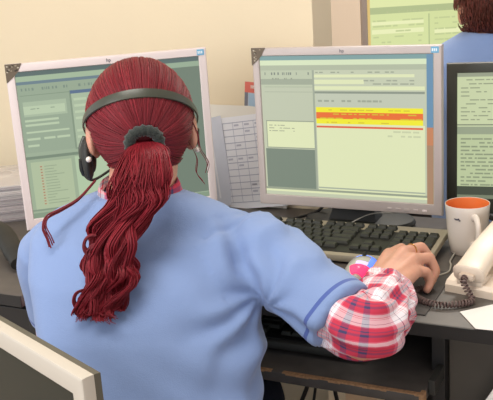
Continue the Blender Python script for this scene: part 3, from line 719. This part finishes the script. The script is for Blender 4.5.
def wr(p, n_):
    d = 0
    d += .0030*noise.noise(Vector((p.x*9, p.y*9, p.z*14)))
    q = p-ARM; r = sqrt(q.x*q.x+q.z*q.z); th = atan2(q.z, q.x)
    fall = math.exp(-((r-.07)/.06)**2)
    if n_.y < .4: d += .0055*fall*sin(th*9+3*noise.noise(p*14))*(.35+.65*max(0, noise.noise(p*20)+.6))
    # diagonal drag folds across the lower right back
    s = p.x*.5+p.z*1.0; t_ = p.x-p.z*.5
    m = math.exp(-((p.x-.0)/.10)**2-((p.z-.75)/.08)**2)
    d += .0040*m*sin(s*95+4*noise.noise(p*8))
    m2 = math.exp(-((p.x+.26)/.07)**2-((p.z-.82)/.10)**2)
    d += .0022*m2*sin(p.x*90+p.z*40+4*noise.noise(p*8))
    # sleeve creases
    sp = (p-RS).dot(dR); lat = (p-RS-dR*sp).length
    if -.02 < sp < .16 and lat < .10: d += .0025*sin(sp*70+4*noise.noise(p*16))*(1-abs(sp-.05)/.12 if abs(sp-.05) < .12 else 0)
    # shoulder seam
    d -= .0030*math.exp(-((sp-.004)/.0045)**2)*(lat < .09)
    return d
disp(tab, wr)
M_tab = cloth_mat('light_blue_cotton', BLUE, [(RS-PB, dR, .185, .191), (LS-PB, dL, .132, .138)])
bl('tabard', shift(tab), M_tab)
# plaid sleeve, swept with its own weave coordinates
def plaid_mat():
    m = bpy.data.materials.new('red_white_plaid'); m.use_nodes = True; N = m.node_tree.nodes; L = m.node_tree.links; p = N['Principled BSDF']
    p.inputs['Roughness'].default_value = .85
    a = N.new('ShaderNodeAttribute'); a.attribute_name = 'weave'; sp = N.new('ShaderNodeSeparateXYZ'); L.new(a.outputs['Vector'], sp.inputs[0])
    outs = []
    Wc, Rc, Nc, Pc = (232, 222, 228), (196, 50, 76), (66, 60, 100), (214, 112, 134)
    stops = [(0, Wc), (.09, Rc), (.105, Wc), (.15, Rc), (.165, Wc), (.26, Pc), (.30, Rc), (.44, Nc), (.52, Rc), (.60, Nc), (.64, Rc), (.76, Pc), (.80, Wc), (.90, Nc), (.915, Wc)]
    for ax in ('X', 'Y'):
        f = N.new('ShaderNodeMath'); f.operation = 'FRACT'; L.new(sp.outputs[ax], f.inputs[0])
        r = N.new('ShaderNodeValToRGB'); r.color_ramp.interpolation = 'CONSTANT'; cr = r.color_ramp
        cr.elements[0].position = 0; cr.elements[0].color = (*lin(Wc), 1); cr.elements[1].position = stops[1][0]; cr.elements[1].color = (*lin(stops[1][1]), 1)
        for ps, c in stops[2:]: e = cr.elements.new(ps); e.color = (*lin(c), 1)
        L.new(f.outputs[0], r.inputs[0]); outs.append(r)
    mx = N.new('ShaderNodeMix'); mx.data_type = 'RGBA'; mx.inputs['Factor'].default_value = .5
    L.new(outs[0].outputs[0], mx.inputs['A']); L.new(outs[1].outputs[0], mx.inputs['B'])
    L.new(mx.outputs['Result'], p.inputs['Base Color'])
    return m
M_plaid = plaid_mat()
def plaid_sleeve(path, radii, seed, name='shirt_sleeve', period=.062, n=72):
    P = spline(path, 14); m_ = len(P); R_ = spline([(r, 0, 0) for r in radii], 14); vs = []; uv = []
    T = [(P[min(i+1, m_-1)]-P[max(i-1, 0)]).normalized() for i in range(m_)]; U = Vector((0, 0, 1)); s = 0
    for i in range(m_):
        if i: s += (P[i]-P[i-1]).length
        U = (U-T[i]*U.dot(T[i])).normalized(); B = T[i].cross(U); r0 = R_[i].x
        for k in range(n):
            a = 2*pi*k/n
            f = .0034*sin(s*120+2.2*noise.noise(Vector((cos(a)*1.6, sin(a)*1.6, s*9+seed)))*3) + .0045*noise.noise(Vector((cos(a)*2.2, sin(a)*2.2, s*26+seed)))
            if s < .02: f *= s/.02
            r = r0+f; v = P[i]+B*cos(a)*r+U*sin(a)*r
            vs.append(v-PB); uv.append((s/period, a*.056/period+.1*s/period, 0))
    fs = [(i*n+k, i*n+(k+1) % n, (i+1)*n+(k+1) % n, (i+1)*n+k) for i in range(m_-1) for k in range(n)]
    # turned-in cuff lip
    base = len(vs)
    for k in range(n):
        v = (P[-1]-PB); q = vs[(m_-1)*n+k]; vs.append(q.lerp(v, .12)-T[-1]*.004); uv.append(uv[(m_-1)*n+k])
    for k in range(n):
        v = (P[-1]-PB); q = vs[(m_-1)*n+k]; vs.append(q.lerp(v, .2)-T[-1]*.035); uv.append(uv[(m_-1)*n+k])
    fs += [((m_-1)*n+k, (m_-1)*n+(k+1) % n, base+(k+1) % n, base+k) for k in range(n)]
    fs += [(base+k, base+(k+1) % n, base+n+(k+1) % n, base+n+k) for k in range(n)]
    me = bpy.data.meshes.new(name); me.from_pydata(vs, [], fs); me.update()
    # the weave coordinate wraps, so it is stored per corner
    at = me.attributes.new('weave', 'FLOAT_VECTOR', 'CORNER'); arr = []
    for f in me.polygons:
        us = [uv[v] for v in f.vertices]; mxv = max(u[1] for u in us)
        for u in us: arr += [u[0], u[1]+(2*pi*.056/period if mxv-u[1] > 1.5 else 0), 0]
    at.data.foreach_set('vector', arr)
    bm = bmesh.new(); bm.from_mesh(me); bmesh.ops.recalc_face_normals(bm, faces=bm.faces[:]); bm.to_mesh(me); bm.free()
    return link(name, me, M_plaid, WOMAN, 180)
fd = (RW-RE).normalized()
plaid_sleeve([RS+dR*.16, RS+dR*.20, RE+dR*.0+Vector((.006, .004, .007)), RE+Vector((.030, .052, .006)), RE+Vector((.045, .100, -.002)), RW+Vector((-.004, -.016, .0))],
             [.038, .043, .043, .044, .043, .038], 1, period=.046)
plaid_sleeve([LS+dL*.11, LS+dL*.17, LE+Vector((0, .01, .0)), LE.lerp(LW, .3), LE.lerp(LW, .65), LW], [.042, .048, .052, .050, .044, .036], 4)
o = MB(); rr = []
for (z, r, rh) in ((.925, .072, .056), (.945, .066, .054), (.968, .060, .053), (.975, .057, .050), (.965, .052, .046)):
    rr.append([Vector((-.156+r*cos(a), 1.212+rh*sin(a), z+.010*sin(a)))-PB for a in [2*pi*k/40 for k in range(40)]])
col_ = MB(); col_.rings(rr, cap=False); me = col_.mesh('shirt_collar'); at = me.attributes.new('weave', 'FLOAT_VECTOR', 'POINT')
at.data.foreach_set('vector', [c for v in me.vertices for c in (v.co.x*14, v.co.z*14, 0)]); link('shirt_collar', me, M_plaid, WOMAN, 180)

# ---- hair
def hair_mat(name, dark, light, rough=.42):
    m = bpy.data.materials.new(name); m.use_nodes = True; N = m.node_tree.nodes; L = m.node_tree.links; p = N['Principled BSDF']
    p.inputs['Roughness'].default_value = .52; p.inputs['Specular IOR Level'].default_value = .3
    a = N.new('ShaderNodeAttribute'); a.attribute_name = 'tint'; L.new(a.outputs['Color'], p.inputs['Base Color']); return m
M_hair = hair_mat('red_hair', 0, 0)
RH = (.078, .100, .088)
def onhead(d, k=1.0):
    d = Vector(d).normalized(); return H(d.x*RH[0]*k, d.y*RH[1]*k, d.z*RH[2]*k)
def tintr(rng, base=(106, 27, 36), amp=40):
    t = rng.random(); t = t*t
    return lin((base[0]+amp*t, base[1]+amp*.35*t, base[2]+amp*.4*t))
tieD = Vector((.02, -.95, -.33)).normalized()
rng = random.Random(2)
b = MB()
nu, nv = 48, 32
for j in range(nv+1):
    for k in range(nu):
        t_ = -pi/2+pi*j/nv; a = 2*pi*k/nu; d = Vector((cos(t_)*cos(a), cos(t_)*sin(a), sin(t_)))
        b.v.append(tuple(onhead(d, .985)-PB))
for j in range(nv):
    for k in range(nu):
        t_ = -pi/2+pi*(j+.5)/nv; a = 2*pi*(k+.5)/nu; d = Vector((cos(t_)*cos(a), cos(t_)*sin(a), sin(t_)))
        if d.y < .12 - .0*(d.z) or d.z > .55 or (d.y < .5 and d.z > .15):
            if not (abs(d.x) > .86 and d.z < .05 and d.y > -.30) and d.z > -.93:
                b.f.append((j*nu+k, j*nu+(k+1) % nu, (j+1)*nu+(k+1) % nu, (j+1)*nu+k)); b.c.append(lin((104, 26, 34)))
hair = b.build('hair_cap', M_hair, WOMAN, 180)
def slerp(a, c, t):
    w_ = math.acos(max(-1, min(1, a.dot(c)))); 
    return (a*sin((1-t)*w_)+c*sin(t*w_))/sin(w_) if w_ > 1e-4 else a
b = MB()
for i in range(2800):
    a = 2*pi*i/2800+rng.uniform(-.01, .01); f = rng.uniform(-.25, .42)
    if sin(a) < .05: f = rng.uniform(-.25, .0)
    st = Vector((cos(a), f, sin(a)*1.0)).normalized()
    if abs(st.x) > .70 and -.75 < st.z < .10 and st.y > -.32: st = Vector((cos(a), rng.uniform(-.52, -.34), sin(a))).normalized()
    te = (tieD+Vector((cos(a)*.16, 0, sin(a)*.12))).normalized()
    off = rng.uniform(.985, 1.022); tc_ = tintr(rng); P = []; ph = rng.uniform(0, 6)
    for k in range(11):
        t_ = k/10; d = slerp(st, te, t_); lump = .006*noise.noise(Vector((cos(a)*3, sin(a)*3, t_*1.2)))
        P.append(onhead(d, off+lump+.006*sin(pi*t_)+.003*sin(ph+t_*5)) - PB)
    b.tube(P, [.0008]*10+[.0007], 3, cap=False, col=tc_)
o = b.build('hair_strands', M_hair, WOMAN, 180, fix=False); o['kind'] = 'stuff'
TP = onhead(tieD, 1.02)
# scrunchie: ring around the root of the tail
b = MB(); ax = (HM @ Vector((.02, -1, -.25))).normalized(); U = Vector((0, 0, 1)); U = (U-ax*U.dot(ax)).normalized(); B = ax.cross(U)
n1 = 44; rr = []
for i in range(n1):
    a = 2*pi*i/n1; c = TP+ax*.004+B*cos(a)*.0205+U*sin(a)*.0165; rad = (B*cos(a)+U*sin(a)); rr.append([c+(rad*cos(q)+ax*sin(q))*(.0078+.0014*sin(a*17)) - PB for q in [2*pi*k/12 for k in range(12)]])
rr.append(rr[0]); b.rings(rr, cap=False); b.build('hair_tie', M_scrunchie, WOMAN, 180)
# ponytail
tail = spline([TP+ax*.0, TP+ax*.024+Vector((0, 0, -.008)), (-.134, 1.092, 1.012), (-.141, 1.082, .988), (-.164, 1.080, .958), (-.177, 1.070, .930), (-.186, 1.062, .902), (-.190, 1.052, .876), (-.199, 1.045, .852), (-.203, 1.040, .838)], 6)
wid = [.012, .022, .031, .038, .035, .031, .028, .024, .012]
def tailw(t): 
    W_ = [.015, .034, .043, .041, .037, .036, .035, .034, .031, .024]; x = t*(len(W_)-1); i = min(int(x), len(W_)-2); return W_[i]+(W_[i+1]-W_[i])*(x-i)
b = MB(); NL = 2100
for i in range(NL):
    a = rng.uniform(0, 2*pi); rad = sqrt(rng.random()); end = rng.uniform(.78, 1.0) if rng.random() < .85 else rng.uniform(.5, .8)
    g_ = rng.randint(0, 27); gr = random.Random(g_*7+1); ga = gr.uniform(0, 6.28); gx = gr.uniform(-1, 1); gp = gr.uniform(0, 6.28); gf = gr.uniform(12, 19)
    P = []; m_ = 30; tc_ = tintr(rng, (112, 20, 32), 34)
    for k in range(m_):
        t_ = end*k/(m_-1); x = t_*(len(tail)-1); j = min(int(x), len(tail)-2); c = tail[j].lerp(tail[j+1], x-j); w_ = tailw(t_)
        mixg = min(1, t_*2.2)
        ox = (1-mixg)*rad*cos(a)+mixg*(.74*gx+.20*rad*cos(a)); oy = (1-mixg)*rad*sin(a)+mixg*(.5*sin(ga)+.4*rad*sin(a))
        wv = .0095*mixg*sin(gf*t_+gp+rad*.7); wv2 = .008*mixg*cos(gf*1.1*t_+ga)
        nzx = noise.noise(Vector((g_*3.1, t_*5, 0)))*.012*mixg+noise.noise(Vector((i*.37, t_*7, 4)))*.0022; nzy = noise.noise(Vector((g_*3.1, t_*5, 9)))*.012*mixg
        c = c+Vector((nzx, nzy, 0))+Vector((ox*w_+wv, -abs(oy)*w_*.10-oy*w_*.5+wv2-.002, .004*sin(gf*t_)*mixg))
        if t_ > .9: c += Vector((.012*(t_-.9)*10*sin(ga+a*.4), -.003, .012*((t_-.9)*10)**2*max(0, sin(gp))))
        P.append(c-PB)
    b.tube(P, [.0008]*(m_-4)+[.0007, .0006, .0005, .0004], 3, cap=False, col=tc_)
# loose curls
def wisp(pts, r=.0011, n_=3, sp_=.004):
    for i in range(n_):
        d = Vector((rng.uniform(-1, 1), rng.uniform(-1, 1), rng.uniform(-1, 1)))*sp_; q = spline(pts, 8)
        b.tube([p+d*(.3+j/len(q))-PB for j, p in enumerate(q)], r, 4, cap=False, col=tintr(rng, (100, 24, 34), 30))
wisp([(-.215, 1.19, .985), (-.235, 1.16, .968), (-.258, 1.145, .958), (-.275, 1.135, .952), (-.281, 1.128, .940), (-.275, 1.122, .925), (-.272, 1.12, .915)], .0013, 5, .003)
wisp([(-.195, 1.09, .84), (-.185, 1.065, .815), (-.178, 1.06, .80), (-.170, 1.055, .79), (-.166, 1.055, .775), (-.180, 1.05, .768)], .0011, 4, .002)
wisp([(-.20, 1.08, .83), (-.225, 1.06, .825), (-.236, 1.06, .815), (-.240, 1.06, .80)], .0013, 8, .005)
wisp([(-.165, 1.07, .82), (-.155, 1.06, .815), (-.146, 1.06, .82), (-.142, 1.06, .81)], .0011, 5, .004)
def curl(c, d, R0, turns, n_=14, drift=(0, 0, -.01)):
    c = Vector(c); pts = []
    for k in range(int(turns*10)+1):
        a = 2*pi*k/10+d; q = R0*(1-.045*k); pts.append(c+Vector((cos(a)*q, -.004*k/10, sin(a)*q))+Vector(drift)*k/10)
    wisp(pts, .0009, n_, .004)
curl((-.206, 1.062, .932), 1.0, .012, 1.4, 26)
curl((-.224, 1.046, .862), 1.4, .012, 1.7, 22)
curl((-.196, 1.046, .832), .6, .012, 1.3, 14)
curl((-.178, 1.046, .842), -1.4, .015, 1.0, 7, (-.004, 0, -.014))
wisp([(-.072, 1.22, 1.06), (-.064, 1.21, 1.04), (-.062, 1.205, 1.02), (-.052, 1.2, 1.00), (-.055, 1.2, .985)], .0006, 3, .003)
wisp([(-.080, 1.22, 1.03), (-.068, 1.21, 1.005), (-.070, 1.205, .985), (-.060, 1.2, .97)], .0006, 3, .003)
wisp([(-.17, 1.06, .80), (-.200, 1.05, .785), (-.205, 1.05, .775)], .0010, 3, .004)
o = b.build('ponytail', M_hair, WOMAN, 180, fix=False)
# under-core so that no blue shows through the tail
b = MB(); core = []
for j, c in enumerate(tail[:-2]):
    w_ = tailw(j/(len(tail)-1))*.72; core.append([c+Vector((w_*cos(q), w_*.45*sin(q)+.004, 0))-PB for q in [2*pi*k/16 for k in range(16)]])
b.rings(core); b.c = [lin((78, 20, 28))]*len(b.f); b.build('ponytail_core', M_hair, WOMAN, 180)
# ---- headset
HS = thing('headset', 'dark plastic headset worn over the red hair', 'headset', HC)
phi = radians(66); dd = Vector((0, -sin(phi), cos(phi))); nn_ = Vector((0, cos(phi), sin(phi))); rr = []
for i in range(49):
    a = pi*i/48; a = -.22+ (pi+.44)*i/48
    rx, rd = .0835, .1035
    c = Vector((rx*cos(a), 0, -.006))+dd*(rd*sin(a)); out = (Vector((cos(a)/rx, 0, 0))+dd*(sin(a)/rd)).normalized()
    hw = .0030+.0040*max(0, sin(a))**.6 if a > 0 and a < pi else .003
    th = .0014
    rr.append([HM @ (c+nn_*x*hw+out*y*th) for x, y in ((-1, -.6), (-.9, 1), (0, 1.5), (.9, 1), (1, -.6))])
MB().rings(rr).build('headband', M_band, HS, 40)
def HL(x, y, z): return HM @ Vector((x, y, z))
MB().tube(spline([HL(-.083, .0, -.020), HL(-.090, .002, -.034), HL(-.091, .004, -.050)], 5), .0045, 10).build('yoke', M_band, HS, 60)
b = MB(); b.ell(HL(-.083, .004, -.052), (.0095, .024, .033), HM); ec = b.build('ear_cup', M_black, HS, 60)
b = MB(); b.ell(HL(-.076, .004, -.048), (.006, .020, .025), HM); b.build('ear_pad', M_cable, HS, 60)
MB().tube(spline([HL(-.092, -.004, -.052), HL(-.092, .008, -.072), HL(-.082, .045, -.088), HL(-.058, .085, -.080), HL(-.035, .098, -.066)], 6), [.004]*8+[.0022]*12+[.0022]*5, 8).build('microphone_boom', M_black, HS, 60)
MB().ell(HL(-.032, .100, -.065), (.006, .006, .006)).build('microphone', M_black, HS, 60)
MB().tube([HL(.082, -.006, -.022), HL(.081, -.002, -.034), HL(.078, .006, -.046)], .003, 8).build('temple_pad', M_band, HS, 60)
for s, nm in ((-1, 'l'), (1, 'r')):
    o = MB().ell(H(s*(.080 if s < 0 else .078), -.022, -.052)-PB, (.0042, .0042, .0042)).build('earring', M_pearl, WOMAN, 60)
# ring on the finger
mid = Vector(kn[1]).lerp(Vector(fing[1][1]), .45); axr = (Vector(fing[1][1])-Vector(kn[1])).normalized()
U = Vector((0, 0, 1)); U = (U-axr*U.dot(axr)).normalized(); B = axr.cross(U); rr = []
for i in range(33):
    a = 2*pi*i/32; c = mid+(B*cos(a)+U*sin(a))*.0108; rr.append([c+((B*cos(a)+U*sin(a))*cos(q)+axr*sin(q))*.0010-PB for q in [2*pi*k/6 for k in range(6)]])
MB().rings(rr, cap=False).build('ring', M_gold, WOMAN, 60)

# ---- second worker
P2 = Vector((.615, 1.98, 0))
MAN = thing('person', 'person with short brown hair in a blue top, seen from behind at the far desk', 'person', P2)
def T2(x, y, z): return Vector((x, y, z))
TR2 = [(0, .0, .44, .17, .12), (0, .01, .56, .165, .12), (0, .02, .68, .16, .115), (0, .04, .80, .175, .12), (0, .05, .93, .195, .115), (0, .06, 1.02, .185, .09), (0, .065, 1.055, .135, .068), (0, .07, 1.085, .074, .058)]
b = MB(); b.rings(torso_rings(TR2, 0, 32, scale=.9)); b.cone((0, .07, 1.02), .055, (0, .075, 1.10), .052); hc2 = Vector((0, .085, 1.150))
b.ell(hc2, (.070, .088, .095)); b.ell(hc2+Vector((0, .03, -.045)), (.054, .058, .055)); b.cone(hc2+Vector((0, .088, .005)), .008, hc2+Vector((0, .102, -.022)), .011)
for s in (-1, 1):
    b.ell(hc2+Vector((s*.074, 0, -.02)), (.008, .018, .030)); b.ell(hc2+Vector((s*.027, .080, .022)), (.020, .010, .007))
    sh = Vector((s*.19, .06, .955)); el = Vector((s*.24, .16, .72)); wr_ = Vector((s*.14, .32, .79))
    b.cone(sh, .050, el, .038); b.cone(el, .038, wr_, .026)
    for k in range(4):
        k0 = wr_+Vector((-s*.03+s*.02*k-.0*s, .085, .0)); b.cone(wr_, .02, k0, .012, 12); L_ = (.036, .042, .039, .03)[k]
        b.cone(k0, .0095, k0+Vector((0, L_, .002)), .0085, 12); b.cone(k0+Vector((0, L_, .002)), .0085, k0+Vector((0, L_*1.8, -.014)), .007, 12)
    b.cone(wr_+Vector((-s*.01, .01, 0)), .015, wr_+Vector((-s*.05, .045, -.004)), .010, 12); b.cone(wr_+Vector((-s*.05, .045, -.004)), .010, wr_+Vector((-s*.055, .075, -.006)), .008, 12)
    hip = Vector((s*.09, .0, .50)); kne = Vector((s*.12, .42, .50)); ank = Vector((s*.12, .40, .09)); toe = Vector((s*.13, .55, .035))
    b.cone(hip, .085, kne, .055); b.cone(kne, .055, ank, .036); b.cone(ank, .036, toe, .03)
link('body', remesh(b, .0045, 3), M_skin, MAN, 180)
b = MB(); b.rings(torso_rings(TR2, 0, 40, scale=1.0))
for s in (-1, 1):
    sh = Vector((s*.185, .06, .965)); el = Vector((s*.24, .16, .72)); b.cone(sh, .062, sh.lerp(el, .6), .060)
me = remesh(b, .006, 6); disp(me, lambda p, n_: .005*noise.noise(Vector((p.x*9, p.y*9, p.z*13))))
link('tabard', me, cloth_mat('mid_blue_cotton', (126, 150, 198)), MAN, 180)
b = MB(); b.rings(torso_rings([(0, 0, .46, .175, .125), (0, 0, .57, .172, .125)], 0))
for s in (-1, 1): b.cone((s*.09, 0, .50), .098, (s*.12, .42, .50), .068); b.cone((s*.12, .42, .50), .068, (s*.12, .40, .12), .055)
link('trousers', remesh(b, .009, 3), M_trouser, MAN, 180)
b = MB()
for i in range(3000):
    a = rng.uniform(0, 2*pi); z = rng.uniform(-.55, 1); d = Vector((cos(a)*sqrt(1-z*z), sin(a)*sqrt(1-z*z), z))
    if d.y > .35 and d.z < .45: continue
    if abs(d.x) > .85 and -.5 < d.z < 0 and d.y > -.2: continue
    P = []
    for k in range(6):
        t_ = k/5; q = (d+Vector((0, -.15, -.55))*t_*.28).normalized(); P.append(hc2+Vector((q.x*.087, q.y*.102, q.z*.103))*(1.0+.02*sin(t_*3)))
    b.tube(P, [.0011, .0011, .0011, .001, .0008, .0005], 3, cap=False, col=tintr(rng, (80, 40, 30), 36))
o = b.build('hair_strands', M_hair, MAN, 180, fix=False); o['kind'] = 'stuff'
b = MB()
for j in range(25):
    for k in range(32):
        t_ = -pi/2+pi*j/24; a = 2*pi*k/32; b.v.append((hc2.x+.082*cos(t_)*cos(a), hc2.y+.096*cos(t_)*sin(a), hc2.z+.102*sin(t_)))
for j in range(24):
    for k in range(32):
        t_ = -pi/2+pi*(j+.5)/24; a = 2*pi*(k+.5)/32; d = Vector((cos(t_)*cos(a), cos(t_)*sin(a), sin(t_)))
        if (d.y < .2 and d.z > -.80 or d.z > .5) and not (abs(d.x) > .85 and d.z < 0 and d.y > -.3):
            b.f.append((j*32+k, j*32+(k+1) % 32, (j+1)*32+(k+1) % 32, (j+1)*32+k)); b.c.append(lin((78, 38, 30)))
b.build('hair_cap', M_hair, MAN, 180)

# ---- stools under both sitters
def stool(label, loc):
    t = thing('office_stool', label, 'stool', loc); t.scale = (1, 1, .885)
    MB().lathe([(.001, .455), (.12, .455), (.17, .45), (.18, .435), (.175, .41), (.15, .40), (.001, .40)][::-1], 36).build('seat', M_trouser, t, 50)
    MB().lathe([(.001, .06), (.025, .06), (.025, .40), (.001, .40)], 16).build('column', M_metal, t, 40)
    for k in range(5):
        a = 2*pi*k/5+.3
        MB().tube([(0, 0, .10), (.14*cos(a), .14*sin(a), .085), (.24*cos(a), .24*sin(a), .065)], [.022, .016, .013], 8).build('leg', M_black, t, 50)
        MB().ell((.24*cos(a), .24*sin(a), .027), (.022, .022, .027), nu=12, nv=8).build('caster', M_black, t, 50)
stool('dark round office stool beneath the red-haired woman', (-.15, .97, 0))
stool('dark round office stool beneath the brown-haired worker', (.615, 1.96, 0))
